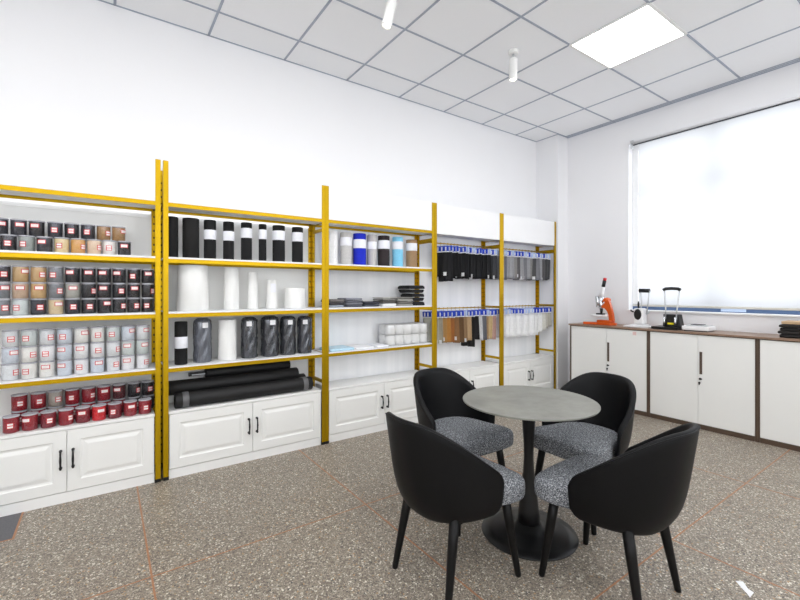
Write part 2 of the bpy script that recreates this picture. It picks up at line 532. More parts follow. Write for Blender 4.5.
# ceiling lights (square recessed panels)
def ceiling_light(x, y, label):
    t = thing('ceiling_light', label, 'ceiling light', (x, y, ZC), 0, 'recessed ceiling panels')
    bm = BM()
    a = .3
    for s in (-1, 1):
        box(bm, s * a - .012, s * a + .012, -a, a, -.008, -.0045)
        box(bm, -a, a, s * a - .012, s * a + .012, -.008, -.0045)
    obj('frame', bm, M['lamp_white'], t)
    bm = BM(); box(bm, -a + .012, a - .012, -a + .012, a - .012, -.0075, -.001); obj('diffuser', bm, M['diffuser'], t)
    return t
cl0 = ceiling_light(3.355, 1.675, 'square lit ceiling panel in view near the window wall')
extra = [((.955, 1.675), 'square lit ceiling panel above the shelving side, out of the frame'),
         ((-1.445, 1.675), 'square lit ceiling panel above the near wall, shelving side'),
         ((3.355, -.725), 'square lit ceiling panel nearest the far window corner, out of the frame'),
         ((.955, -.725), 'square lit ceiling panel in the middle behind the viewer'),
         ((-1.445, -.725), 'square lit ceiling panel in the near corner behind the viewer')]
for (x, y), lb in extra: dup(cl0, (x, y, ZC), 0, lb)

# spot lamps on the ceiling
def spot_lamp(x, y, label, tilt, az):
    t = thing('spot_lamp', label, 'spot lamp', (x, y, ZC), 0, 'ceiling spot lamps')
    bm = BM(); lathe(bm, [(.036, -.001), (.040, -.003), (.040, -.028), (.036, -.032)], seg=28); obj('mount', bm, M['lamp_white'], t)
    bm = BM(); tube(bm, [(0, 0, -.03), (0, 0, -.075)], .009, 10)
    box(bm, -.012, .012, -.006, .006, -.08, -.06); obj('joint', bm, M['silver'], t)
    R = Matrix.Translation((0, 0, -.075)) @ Matrix.Rotation(az, 4, 'Z') @ Matrix.Rotation(tilt, 4, 'Y')
    bm = BM()
    lathe(bm, [(.030, 0.004), (.034, 0), (.034, -.155), (.036, -.158), (.036, -.17), (.028, -.17), (.026, -.155)], seg=28)
    bmesh.ops.transform(bm, matrix=R, verts=bm.verts[:]); obj('lamp_head', bm, M['lamp_white'], t)
    bm = BM(); lathe(bm, [(.0255, -.160), (.0255, -.158)], seg=20)
    bmesh.ops.transform(bm, matrix=R, verts=bm.verts[:]); obj('lens', bm, M['lens'], t)
    return t
spot_lamp(2.748, 2.29, 'short white cylinder spot lamp hanging straight near the lit ceiling panel', 0.02, 0)
spot_lamp(1.548, 2.29, 'white cylinder spot lamp at the top edge of the picture, tilted', 0.24, -.6)

def add_spot(x, y, tx, ty, tz, power, ang, blend=1.0):
    l = bpy.data.lights.new('spot_beam', 'SPOT'); l.energy = power; l.spot_size = math.radians(ang); l.spot_blend = blend
    l.shadow_soft_size = .03; l.color = (1, .985, .96)
    o = bpy.data.objects.new('spot_beam', l); COL.objects.link(o)
    o.location = (x, y, ZC - .27)
    d = Vector((tx, ty, tz)) - Vector(o.location)
    o.rotation_euler = d.to_track_quat('-Z', 'Y').to_euler()
for (x, tx) in ((2.76, 2.6), (1.55, 1.3), (.30, .2), (-.95, -.8)):
    add_spot(x, 2.29, tx, 3.4, 1.6, 2.2, 130)

# ------------------------------------------------------------------ shelving racks
YF = 3.212           # front face of the posts
YB = 3.500           # back of the posts
PW = .031            # flange width
ZT = 2.150           # post height
S1, S2, S3 = 1.504, 1.132, .758   # top of the shelf boards
CT = .456            # cabinet top

def post_bm(px, side, front):
    """slotted angle; px = outer x, side=+1 when the flange runs towards +x, front or back"""
    bm = BM()
    t = .003
    y_face0, y_face1 = (0, t) if front else (YB - YF - t, YB - YF)
    x_in = px + side * PW
    a, b = sorted((px, x_in))
    box(bm, a, b, y_face0, y_face1, .02, ZT)
    xa, xb = sorted((px, px + side * t))
    ys = (t, PW + .004) if front else (YB - YF - PW - .004, YB - YF - t)
    box(bm, xa, xb, ys[0], ys[1], .02, ZT)
    # slots on the side flange, inner face
    xs = px + side * t
    xm = (xs, xs + side * .0006)
    z = .1
    ym = (ys[0] + ys[1]) / 2
    while z < ZT - .05:
        box(bm, min(xm), max(xm), ym - .005, ym + .005, z, z + .014, 1)
        z += .05
    if not front:
        z = .1
        xc = (a + b) / 2
        while z < ZT - .05:
            box(bm, xc - .005, xc + .005, y_face0 - .0006, y_face0, z, z + .014, 1)
            z += .05
    return bm

def make_rack(x0, x1, label, beams, rails, back_mat, name='shelving_rack'):
    t = thing(name, label, 'shelving', (x0, YF, 0), 0, 'yellow steel shelving bays')
    W = x1 - x0
    D = YB - YF
    for px, s in ((0, 1), (W, -1)):
        for fr in (True, False):
            p = obj('post', post_bm(px, s, fr), [M['yellow'], M['slot']], t)
            bm = BM()
            a, b = sorted((px, px + s * (PW + .002)))
            y0, y1 = (-.001, PW + .006) if fr else (D - PW - .006, D + .001)
            box(bm, a, b, y0, y1, 0, .022)
            obj('foot', bm, M['black_plastic'], p)['label'] = 'black plastic foot'
        # side braces
        for zb in (1.845, 1.775, .50):
            bm = BM()
            a, b = sorted((px + s * .003, px + s * .007))
            box(bm, a, b, PW + .005, D - PW - .005, zb, zb + .026)
            obj('side_brace', bm, M['yellow'], t)
    xi0, xi1 = .004, W - .004
    # top deck with its beams
    bm = BM(); box(bm, xi0 + .005, xi1 - .005, .006, D - .11, 1.847, 1.862); obj('top_board', bm, M['back_panel'], t)
    if beams:
        for zt in (1.871, 1.492, 1.119, .750):
            bm = BM()
            box(bm, PW - .003, W - PW + .003, .0035, .0065, zt - .027, zt)
            box(bm, PW - .003, W - PW + .003, .0065, .03, zt - .003, zt)
            obj('front_beam', bm, M['yellow'], t)
            bm = BM()
            box(bm, PW - .003, W - PW + .003, D - .0065, D - .0035, zt - .027, zt)
            obj('back_beam', bm, M['yellow'], t)
        for zs in (S1, S2, S3):
            bm = BM(); box(bm, xi0 + .006, xi1 - .006, .002 if False else .0066, D - .008, zs - (.0085 if zs > S3 else .0045), zs, bev=.001)
            box(bm, PW, W - PW, .0005, .0067, zs - (.0125 if zs > S3 else .0085), zs)
            obj('shelf', bm, M['white_panel'], t)
    else:
        bm = BM(); box(bm, PW - .003, W - PW + .003, .0035, .0075, 1.853, 1.880); obj('front_beam', bm, M['white_panel'], t)
    for zr in rails:
        bm = BM(); tube(bm, [(.006, .135, zr), (W - .006, .135, zr)], .006, 10); obj('hanging_rail', bm, M['yellow'], t)
        for px, s in ((0, 1), (W, -1)):
            bm = BM(); a, b = sorted((px + s * .003, px + s * .008)); box(bm, a, b, .03, D - .03, zr - .012, zr + .012); obj('rail_bracket', bm, M['yellow'], t)
    # header panel and back panel
    zb = 1.8715 if beams else 1.876
    bm = BM(); box(bm, PW - .002, W - PW + .002, .004, .014, zb, ZT - .004, bev=.001); obj('header_panel', bm, M['white_panel'], t)
    bm = BM(); box(bm, .0, W, D + .001, D + .007, CT - .1, 1.80); obj('back_panel', bm, back_mat, t)
    bm = BM(); box(bm, .035, W - .035, D - .004, D + .001, 1.80, 1.843); obj('back_strip', bm, M['sill'], t)
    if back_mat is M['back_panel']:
        bm = BM(); box(bm, .035, W - .035, D - .022, D - .012, 1.824, 1.841); obj('bright_strip', bm, M['strip_glow'], t)  # added emissive strip that makes the bright line below the back beam
    return t

BAYS = [(-.680, .3035), (.3185, 1.4985), (1.4995, 2.6745), (2.6765, 3.6585), (3.6605, 4.672)]
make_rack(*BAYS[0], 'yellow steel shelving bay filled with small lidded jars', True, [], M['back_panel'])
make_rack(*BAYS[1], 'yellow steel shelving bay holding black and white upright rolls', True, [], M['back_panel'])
make_rack(*BAYS[2], 'yellow steel shelving bay with coloured rolls, folded cloths and wrapped tissue', True, [], M['pleat'])
make_rack(*BAYS[3], 'yellow steel hanging bay with black samples above and tan samples below', False, [1.772, 1.092], M['pleat'])
make_rack(*BAYS[4], 'yellow steel hanging bay beside the pillar, grey samples above white ones', False, [1.772, 1.092], M['pleat'])

# base cabinets inside the racks
def panel_door_bm(w, h, t=.018):
    """raised panel door, front at y=0 facing -y, origin lower left"""
    bm = BM()
    def ring(ix, y):
        return [(ix, y, ix), (w - ix, y, ix), (w - ix, y, h - ix), (ix, y, h - ix)]
    rings = [ring(0, t), ring(0, .002), ring(.002, 0), ring(.062, 0), ring(.068, .006), ring(.078, .0075), ring(.098, .0015), ring(.104, .001)]
    R = [[bm.verts.new(p) for p in r] for r in rings]
    for a, b in zip(R[:-1], R[1:]):
        for i in range(4):
            j = (i + 1) % 4
            bm.faces.new((a[i], a[j], b[j], b[i]))
    bm.faces.new(R[-1]); bm.faces.new(list(reversed(R[0])))
    return bm

def bow_handle_bm(h=.10):
    bm = BM()
    pts = [(0, 0, 0), (0, -.020, .004), (0, -.026, .02), (0, -.028, h / 2), (0, -.026, h - .02), (0, -.020, h - .004), (0, 0, h)]
    tube(bm, pts, [.0055, .0055, .005, .0065, .005, .0055, .0055], 10)
    for z in (0, h):
        tube(bm, [(0, 0, z), (0, -.006, z)], .0085, 12)
        tube(bm, [(0, -.024, z + (.004 if z == 0 else -.004)), (0, -.019, z + (-.006 if z == 0 else .006))], .006, 8)
    return bm

def make_base_cab(x0, x1, label):
    a, b = x0 + PW + .004, x1 - PW - .004
    t = thing('base_cabinet', label, 'cabinet', (a, YF + .008, 0), 0, 'white base cabinets under the racks')
    W = b - a; D = .262
    bm = BM()
    box(bm, 0, W, .019, D, .064, CT - .018)
    box(bm, 0, W, .004, D, 0, .062)
    obj('body', bm, M['cab_white'], t)
    bm = BM(); box(bm, -.002, W + .002, .0, D, CT - .018, CT, bev=.002); obj('cabinet_top', bm, M['cab_white'], t)
    g = .0015
    dw = W / 2 - 2 * g
    dh = CT - .022 - .066
    for i in range(2):
        d = obj('door', panel_door_bm(dw, dh), M['door_white'], t)
        d.location = (g + i * W / 2, 0, .066)
        hd = obj('handle', bow_handle_bm(), M['black_metal'], d)
        hd['label'] = 'black bow handle'
        hd.location = (dw - .028 if i == 0 else .028, 0, dh / 2 - .05 + .015)
    return t
CABL = ['white two-door base cabinet under the jars, red jars standing on it',
        'white two-door base cabinet with the long black rolls lying on it',
        'white two-door base cabinet with an empty top, behind the dark chairs',
        'white two-door base cabinet below the tan hanging samples',
        'white two-door base cabinet in the corner next to the pillar']
for (a, b), l in zip(BAYS, CABL): make_base_cab(a, b, l)

# ------------------------------------------------------------------ jars
JR, JH = .0385, .096
def patch_bm(r, ang, z0, z1, n=8):
    bm = BM()
    uvl = bm.loops.layers.uv.new('UVMap')
    cols = []
    for i in range(n + 1):
        a = -PI / 2 - ang / 2 + ang * i / n
        cols.append((bm.verts.new((r * math.cos(a), r * math.sin(a), z0)), bm.verts.new((r * math.cos(a), r * math.sin(a), z1)), i / n))
    for c0, c1 in zip(cols[:-1], cols[1:]):
        f = bm.faces.new((c0[0], c1[0], c1[1], c0[1])); f.smooth = True
        for lp, uv in zip(f.loops, ((c0[2], 0), (c1[2], 0), (c1[2], 1), (c0[2], 1))): lp[uvl].uv = uv
    return bm
def make_jar(name, wide):
    t = thing(name, '', 'jar')
    bm = BM(); lathe(bm, [(.033, .001), (JR - .003, .003), (JR - .002, .085), (JR - .006, .087)], seg=26); obj('contents', bm, content((30, 30, 34)), t)
    bm = BM(); lathe(bm, [(JR - .003, 0.0), (JR - .0004, .003), (JR - .0004, .0885)], seg=26, cap=False); obj('jar_wall', bm, M['clear'], t)
    bm = BM(); lathe(bm, [(JR - .004, .0885), (JR + .0004, .0885), (JR + .0004, .094), (JR - .002, JH - .0006), (.030, JH - .0004), (.028, JH - .002)], seg=26); obj('lid', bm, M['lid'], t)
    if wide: pb = patch_bm(JR + .0008, 1.12, .050, .075)
    else: pb = patch_bm(JR + .0008, .82, .028, .060)
    obj('sticker', pb, M['label_wide'] if wide else M['label_sq'], t)['label'] = 'white sticker with red frame'
    return t
proto = {False: make_jar('jar', False), True: make_jar('jar', True)}
used = {False: False, True: False}
def place_jar(x, y, z, rgb, label, group):
    wide = random.random() < .38
    rz = random.uniform(-.55, .75) + .1
    if not used[wide]:
        t = proto[wide]; used[wide] = True
        t.location = (x, y, z); t.rotation_euler = (0, 0, rz); t['label'] = label; t['group'] = group
    else:
        t = dup(proto[wide], (x, y, z), rz, label, group)
    setmat(child(t, 'contents'), content(rgb))
    return t

BK, DK, GY = (12, 12, 15), (34, 36, 44), (92, 92, 92)
names = {BK: 'black', DK: 'dark grey', GY: 'mid grey', (206, 178, 130): 'tan', (166, 126, 76): 'brown tan', (150, 158, 152): 'grey green', (232, 210, 160): 'cream',
         (222, 166, 90): 'orange tan', (234, 206, 176): 'peach', (242, 236, 230): 'off white', (206, 170, 118): 'light tan', (204, 176, 150): 'pinkish beige', (176, 176, 168): 'pale stone',
         (128, 132, 136): 'grey', (232, 235, 237): 'pale grey', (218, 226, 236): 'bluish grey', (246, 244, 238): 'ivory', (216, 224, 222): 'greenish grey', (246, 247, 250): 'white',
         (152, 10, 30): 'dark red', (170, 12, 28): 'deep red', (216, 10, 24): 'bright red', (128, 12, 32): 'maroon', (180, 172, 160): 'pale stone', (84, 30, 34): 'brownish red', (222, 200, 160): 'sand'}
TN, BT, GG, CR, OT, PE, OW, LT, PB, ST, G2, PG, BG, IV, GN, WH, DR, RD, BR, MA, S9, BRD, SA = list(names)[3:]
Y_front = 3.288
post_phrase = 'from the double posts'
def jar_row(xs, y, z, cols, where, group):
    n = len(xs)
    for i, (x, c) in enumerate(zip(xs, cols)):
        k = n - 1 - i
        place_jar(x + random.uniform(-.001, .001), y, z + .0006, c, 'jar of %s contents, %s %s, %s' % (names[c], ORD[k], post_phrase, where), group)
E1 = .0006
jar_row([.104 - .0805 * (8 - i) for i in range(9)], Y_front + .02, S1, [DK, BK, GG, DK, CR, OT, PE, OW, BK], 'lower layer, topmost shelf', 'jars on the top shelf')
jar_row([-.502, -.420, -.337, -.252, -.171, -.090, -.008, .073], Y_front + .05, S1 + JH + E1, [DK, DK, BK, DK, BK, DK, BT, BT], 'upper layer, topmost shelf', 'jars on the top shelf')
x10 = [-.485 + .0801 * i for i in range(10)]
jar_row(x10, Y_front, S2, [G2, GN, DK, SA, DK, BK, BK, BK, BK, BK], 'bottom layer, dark jar shelf', 'jars on the second shelf')
jar_row(x10, Y_front, S2 + JH + E1, [G2, PB, LT, G2, ST, BK, BK, BK, BK, BK], 'middle layer, dark jar shelf', 'jars on the second shelf')
jar_row(x10, Y_front, S2 + 2 * (JH + E1), [DK, LT, LT, G2, BK, BK, BK, BK, BK, BK], 'top layer, dark jar shelf', 'jars on the second shelf')
x9 = [-.449 + .0818 * i for i in range(9)]
jar_row(x9, Y_front, S3, [PG, IV, IV, BG, WH, BG, PG, WH, WH], 'bottom layer, pale jar shelf', 'jars on the third shelf')
jar_row(x9, Y_front, S3 + JH + E1, [BG, IV, WH, BG, WH, WH, PG, GN, GN], 'middle layer, pale jar shelf', 'jars on the third shelf')
jar_row(x9, Y_front, S3 + 2 * (JH + E1), [PG, GN, PG, BG, IV, IV, GN, BG, PG], 'top layer, pale jar shelf', 'jars on the third shelf')
x9r = [-.446 + .083 * i for i in range(9)]
jar_row(x9r, Y_front - .005, CT, [DR, DR, MA, DR, MA, BR, MA, DR, DR], 'front row on cabinet', 'red jars on the cabinet')
x9b = [-.510, -.425, -.338, -.255, -.172, -.088, -.006, .078, .162, .243]
jar_row(x9b[1:], 3.405, CT, [MA, MA, S9, DR, DR, DR, MA, DK, BK], 'back row underneath, hidden', 'red jars on the cabinet')
jar_row(x9b[1:], 3.405, CT + JH + E1, [DR, DR, S9, DR, DR, DR, BRD, BK, BK], 'raised back row on cabinet', 'red jars on the cabinet')

# ------------------------------------------------------------------ upright rolls
def roll(x0, x1, y, z, h, rgb, label, group, band=None, taper=1.0, spiral=True, name='fabric_roll', cat='roll', dark_top=False, m=None, lean=0.0):
    r = (x1 - x0) / 2 * .985
    t = thing(name, label, cat, ((x0 + x1) / 2, y, z + .0006), 0, group)
    bm = BM()
    lathe(bm, [(r - .004, 0), (r, .004), (r * .5 + r * taper * .5, h * .5), (r * taper, h - .004), (r * taper - .004, h), (r * taper * .35, h), (r * taper * .33, h - .02)], seg=34)
    # wound cloth end: a loose flap running down the side
    obj('roll_body', bm, m or cloth(rgb), t)
    bm = BM()
    a0 = random.uniform(-2.2, -1.0)
    n = 6
    rr = r + .0012
    ring = []
    for zz in (.004, h - .004):
        f = (taper * zz / h + (1 - zz / h))
        ring.append([((rr * f + (.0 if i else -.003)) * math.cos(a0 + .09 * i), (rr * f + (.0 if i else -.003)) * math.sin(a0 + .09 * i), zz) for i in range(n)])
    loft(bm, ring, False, False, closed=False)
    obj('loose_edge', bm, m or cloth(rgb), t)
    if band:
        z0, z1 = band
        bm = BM()
        b0 = r * (1 + (taper - 1) * z0 / h) + .0022; b1 = r * (1 + (taper - 1) * z1 / h) + .0022
        lathe(bm, [(b0, z0), (b0 + .0008, z0 + .002), (b1 + .0008, z1 - .002), (b1, z1)], seg=34, cap=False)
        obj('paper_band', bm, M['paper_band'], t)['label'] = 'white paper band'
    return t
G1 = 'upright rolls on the top shelf of the second bay'
rx = [(.345, .424), (.449, .559), (.589, .673), (.722, .800), (.851, .933), (.986, 1.045), (1.096, 1.194), (1.257, 1.347)]
rl = ['plain black roll without a band, touching the yellow post, top shelf', 'thickest plain black roll on the top shelf', 'black roll with a low white band, third on the top shelf',
      'black banded roll, fourth along the top shelf', 'black banded roll, fifth along the top shelf', 'slimmest black banded roll on the top shelf', 'broad black banded roll, seventh along the top shelf', 'last black banded roll, in front of the yellow back post']
for i, ((a, b), l) in enumerate(zip(rx, rl)):
    h = .288 + (.006 if i > 3 else 0)
    roll(a, b, 3.33, S1, h, (13, 13, 15) if i != 1 else (17, 16, 16), l, G1, band=None if i < 2 else ((.145, .215) if i < 4 else (.175, .25)))
G2n = 'white rolls on the middle shelf of the second bay'
wl = ['widest white roll on the white roll shelf, tapering to its top', 'tall white roll next to the widest white one', 'slim tall white roll, third on the white roll shelf', 'short slim white roll with a paper label', 'low broad white roll at the end by the yellow post']
for (a, b, h, tp), l in zip([(.41, .628, .325, .92), (.727, .842, .318, .95), (.901, .986, .29, .82), (1.05, 1.137, .232, .9), (1.2, 1.375, .165, .93)], wl):
    r = roll(a, b, 3.345, S2, h, (0, 0, 0), l, G2n, taper=tp, m=M['white_mat'])
    if 'label' in l:
        bm = patch_bm((b - a) / 2 * .985 + .001, 1.0, .13, .2)
        obj('paper_label', bm, M['paper_band'], r)
G3 = 'rolls on the lower shelf of the second bay'
roll(.395, .478, 3.30, S3, .30, (12, 12, 13), 'black roll with a white paper band round its middle, lower shelf', G3, band=(.115, .195))
roll(.685, .818, 3.33, S3, .300, (0, 0, 0), 'white roll standing among the dark wrapped rolls', G3, m=M['white_mat'], taper=.95)
def wrapped(x0, x1, h, rgb, label):
    r = (x1 - x0) / 2 * .95
    t = thing('wrapped_roll', label, 'roll', ((x0 + x1) / 2, 3.335, S3 + .0006), random.uniform(-.3, .3), G3)
    bm = BM()
    seg, nz = 40, 26
    rings = []
    for j in range(nz + 1):
        z = h * j / nz
        rr = r * .90 * (1 - .25 * max(0, (z / h - .93) / .07) ** 2)
        rings.append([((rr + .0016 * math.sin(11 * a + 9 * z / h) + .002 * math.sin(5 * a - 14 * z / h)) * math.cos(a), (rr + .0016 * math.sin(11 * a + 9 * z / h)) * math.sin(a), z) for a in [2 * PI * k / seg for k in range(seg)]])
    loft(bm, rings)
    obj('roll_body', bm, cloth(rgb), t)
    bm = BM(); rings = []
    for j in range(nz + 1):
        z = .001 + (h + .006) * j / nz
        rr = r * .955 * (1 - .3 * max(0, (z / h - .93) / .07) ** 2)
        rings.append([((rr + .004 * math.sin(7 * a + 17 * z / h + 3 * math.sin(13 * z / h))) * math.cos(a), (rr + .003 * math.sin(6 * a - 15 * z / h)) * math.sin(a), z) for a in [2 * PI * k / seg for k in range(seg)]])
    loft(bm, rings, False, True)
    obj('plastic_wrap', bm, M['wrap'], t)
    bm = patch_bm(r * 1.0 + .001, .62, h * .80, h * .92)
    obj('paper_label', bm, M['paper'], t)['label'] = 'white paper label'
wrapped(.515, .648, .312, (104, 108, 118), 'grey roll in crumpled clear plastic between black and white rolls')
wrapped(.850, .980, .308, (56, 58, 64), 'charcoal plastic-wrapped roll with a label, right after the white roll')
wrapped(1.0, 1.148, .312, (50, 52, 58), 'widest charcoal plastic-wrapped roll, second after the white roll')
wrapped(1.156, 1.29, .306, (48, 50, 57), 'charcoal plastic-wrapped roll, third after the white roll')
wrapped(1.302, 1.43, .302, (58, 60, 68), 'charcoal plastic-wrapped roll nearest the yellow back post')

# coloured rolls, third bay
G4 = 'coloured rolls on the top shelf of the third bay'
cr = [((1.56, 1.66), (243, 243, 243), 'plain white roll beside the yellow post, coloured roll shelf', None), ((1.698, 1.80), (196, 194, 192), 'pale grey banded roll between white and blue rolls', (.17, .245)),
      ((1.828, 1.947), (20, 40, 190), 'bright blue banded roll', (.155, .235)), ((1.974, 2.065), (190, 187, 186), 'grey banded roll between blue and black rolls', (.155, .225)),
      ((2.093, 2.205), (46, 38, 40), 'brownish black banded roll among coloured rolls', (.165, .245)), ((2.256, 2.362), (132, 204, 236), 'light blue banded roll', (.17, .245)), ((2.422, 2.533), (158, 128, 96), 'tan brown banded roll at the end of the shelf', (.165, .24))]
for (ab, c, l, bd) in cr: roll(ab[0] + .012, ab[1] + .012, 3.345, S1, .29 if c[0] != 158 else .275, c, l, G4, band=bd)

# long rolls on the cabinet of the second bay
G5 = 'long black rolls lying on the cabinet'
def long_roll(x0, x1, y, z, r, label, bands=(), rgb=(11, 11, 12)):
    t = thing('long_roll', label, 'roll', (x0, y, z), 0, G5)
    Lh = x1 - x0
    bm = BM(); rings = []
    for xx, rr in ((0.015, r * .25), (0, r * .3), (0, r - .004), (.004, r), (Lh * .33, r * .99), (Lh * .66, r), (Lh - .004, r), (Lh, r - .004), (Lh, r * .3), (Lh - .015, r * .25)):
        rings.append([(xx, rr * math.cos(2 * PI * k / 32), rr * math.sin(2 * PI * k / 32)) for k in range(32)])
    loft(bm, rings); obj('roll_body', bm, cloth(rgb, .6), t)
    for bx in bands:
        bm = BM(); rings = [[(bx + d, (r + e) * math.cos(2 * PI * k / 32), (r + e) * math.sin(2 * PI * k / 32)) for k in range(32)] for d, e in ((0, .0006), (.001, .0018), (.039, .0018), (.04, .0006))]
        loft(bm, rings, False, False); obj('tape_band', bm, M['tape'], t)['label'] = 'grey tape band'
    return t
rr_ = .0535
long_roll(.395, 1.40, 3.283, CT + rr_ + .001, rr_, 'front long black roll on the cabinet with two grey tape bands', (.045, .925))
long_roll(.46, 1.405, 3.437, CT + rr_ + .001, rr_, 'rear bottom black roll, mostly hidden behind the other long rolls')
dz = math.sqrt((2 * rr_ - .001) ** 2 - .077 ** 2)
long_roll(.352, 1.31, 3.360, CT + rr_ + .003 + dz + .001, .051, 'middle long black roll resting on two others')
t3 = long_roll(.62, 1.27, 3.4425, CT + rr_ + dz + .071, .044, 'topmost shorter black roll below the shelf')
bm = BM(); box(bm, -.115, .01, -.014, .014, -.012, .014, bev=.002); obj('core_tube', bm, M['black_plastic'], t3)
bm = BM(); box(bm, -.095, -.005, -.0165, -.0145, -.007, .002); obj('tape_end', bm, M['silver'], t3)

# ------------------------------------------------------------------ folded cloths, third bay
def pad_bm(w, d, h, wob=.003, n=10):
    bm = BM()
    ph = random.uniform(0, 6)
    def outline(ins, z):
        pts = []
        for (sx, sy) in ((1, 1), (-1, 1), (-1, -1), (1, -1)):
            a0 = {(1, 1): 0, (-1, 1): PI / 2, (-1, -1): PI, (1, -1): 1.5 * PI}[(sx, sy)]
            rc = .012
            for k in range(4):
                a = a0 + PI / 2 * k / 3
                pts.append((sx * (w / 2 - rc - ins) + rc * math.cos(a), sy * (d / 2 - rc - ins) + rc * math.sin(a)))
        return [(x + wob * math.sin(ph + 23 * y + 60 * z), y + wob * math.sin(ph + 31 * x + 80 * z), z + wob * .5 * math.sin(ph + 19 * x + 15 * y) * (1 if 0 < z < h else 0)) for x, y in pts]
    loft(bm, [outline(.005, .0), outline(.0005, h * .2), outline(0, h * .5), outline(.0005, h * .8), outline(.006, h)])
    return bm
G6 = 'folded cloths on the middle shelf of the third bay'
def stack(x, y, z, w, d, items, group, where, cat='cloth', name='folded_cloth', wob=.003):
    zz = z + .001
    made = []
    n = len(items)
    pos = {1: ['only one'], 2: ['lower', 'upper'], 3: ['bottom', 'middle', 'top'], 4: ['bottom', 'second', 'third', 'top'], 5: ['bottom', 'second', 'third', 'fourth', 'top']}[n]
    for i, (h, rgb, cn) in enumerate(items):
        o = obj(name, pad_bm(w * random.uniform(.95, 1.0), d * random.uniform(.95, 1.0), h, wob), cloth(rgb))
        o.location = (x + random.uniform(-.005, .005), y, zz); o.rotation_euler = (0, 0, random.uniform(-.03, .03))
        tag(o, ('%s folded cloth, %s of %s' % (cn, pos[i] if n > 1 else 'single piece', where)) if name == 'folded_cloth' else '%s, %s of %s' % (cn, pos[i], where), cat, group)
        zz += h + wob + .0008
        made.append(o)
    return made
st_y = 3.345
stack(1.625, st_y, S2, .15, .19, [(.018, (158, 164, 176), 'bluish grey'), (.020, (64, 62, 66), 'dark grey'), (.022, (112, 108, 108), 'taupe grey')], G6, 'the stack by the post')
stack(1.800, st_y, S2, .165, .19, [(.016, (86, 88, 98), 'dark slate'), (.017, (122, 124, 134), 'slate grey'), (.017, (100, 102, 112), 'mid slate'), (.017, (136, 138, 148), 'pale slate')], G6, 'the slate stack')
stack(1.985, st_y, S2, .165, .18, [(.018, (70, 74, 86), 'navy grey'), (.022, (48, 50, 60), 'dark navy')], G6, 'the low dark stack')
stack(2.170, st_y, S2, .165, .19, [(.024, (236, 236, 236), 'white'), (.022, (82, 80, 78), 'dark stone'), (.016, (140, 138, 134), 'stone grey'), (.008, (200, 198, 194), 'pale grey')], G6, 'the stack with a white base')
stack(2.352, st_y - .02, S2, .175, .17, [(.019, (150, 148, 144), 'pale stone'), (.018, (112, 110, 106), 'mid stone'), (.018, (160, 158, 152), 'light stone'), (.017, (120, 118, 114), 'grey stone')], G6, 'the stone grey stack')
puffs = stack(2.508, st_y + .005, S2, .155, .2, [(.036, (26, 26, 28), 'puffy black cushion'), (.033, (24, 24, 26), 'puffy black cushion'), (.033, (28, 28, 30), 'puffy black cushion'), (.033, (25, 25, 27), 'puffy black cushion'), (.033, (23, 23, 25), 'puffy black cushion')], 'black cushions on the middle shelf', 'the black stack', 'cushion', 'cushion', .006)

for q, (o, dx, sx) in enumerate(zip(puffs[3:], (-.012, -.022), (1.18, 1.28))):
    o.location.x += dx; o.scale = (sx, 1, 1); o.rotation_euler.z = .06 - .1 * q
G7 = 'packs on the lower shelf of the third bay'
def flat(x, y, z, w, d, h, m, label, name='flat_pack', cat='pack', rz=0.0):
    o = obj(name, pad_bm(w, d, h, .002), m); o.location = (x, y, z); o.rotation_euler = (0, 0, rz); tag(o, label, cat, G7); return o
M['sky_pack'] = mat('sky_blue_pack', (186, 220, 238), .4, .2, 40)
flat(1.665, 3.335, S3 + .001, .24, .21, .022, M['sky_pack'], 'light blue flat pack on the lower shelf by the post', rz=.06)
flat(1.90, 3.335, S3 + .001, .19, .21, .014, M['paper'], 'white flat pack right beside the blue pack', rz=-.05)
flat(2.075, 3.325, S3 + .001, .13, .20, .018, M['paper_band'], 'white flat pack between the others and the tissue rolls', rz=.04)
tp = thing('tissue_pack', 'large clear-wrapped pack of white tissue rolls on the lower shelf', 'pack', (2.405, 3.361, S3 + .001), .0, G7)
for ix in range(5):
    for iz in range(2):
        for iy in range(2):
            bm = BM(); rl_ = .0485
            lathe(bm, [(rl_ - .008, .001), (rl_ - .001, .004), (rl_, .045), (rl_ - .001, .088), (rl_ - .008, .094), (.018, .094), (.016, .08)], seg=22)
            o = obj('tissue_roll', bm, M['white_mat'], tp)
            o.location = (-.196 + ix * .098, -.049 + iy * .098, .002 + iz * .097)
bm = BM(); box(bm, -.249, .249, -.102, .102, .0, .199, bev=.03); obj('plastic_wrap', bm, M['clear'], tp)

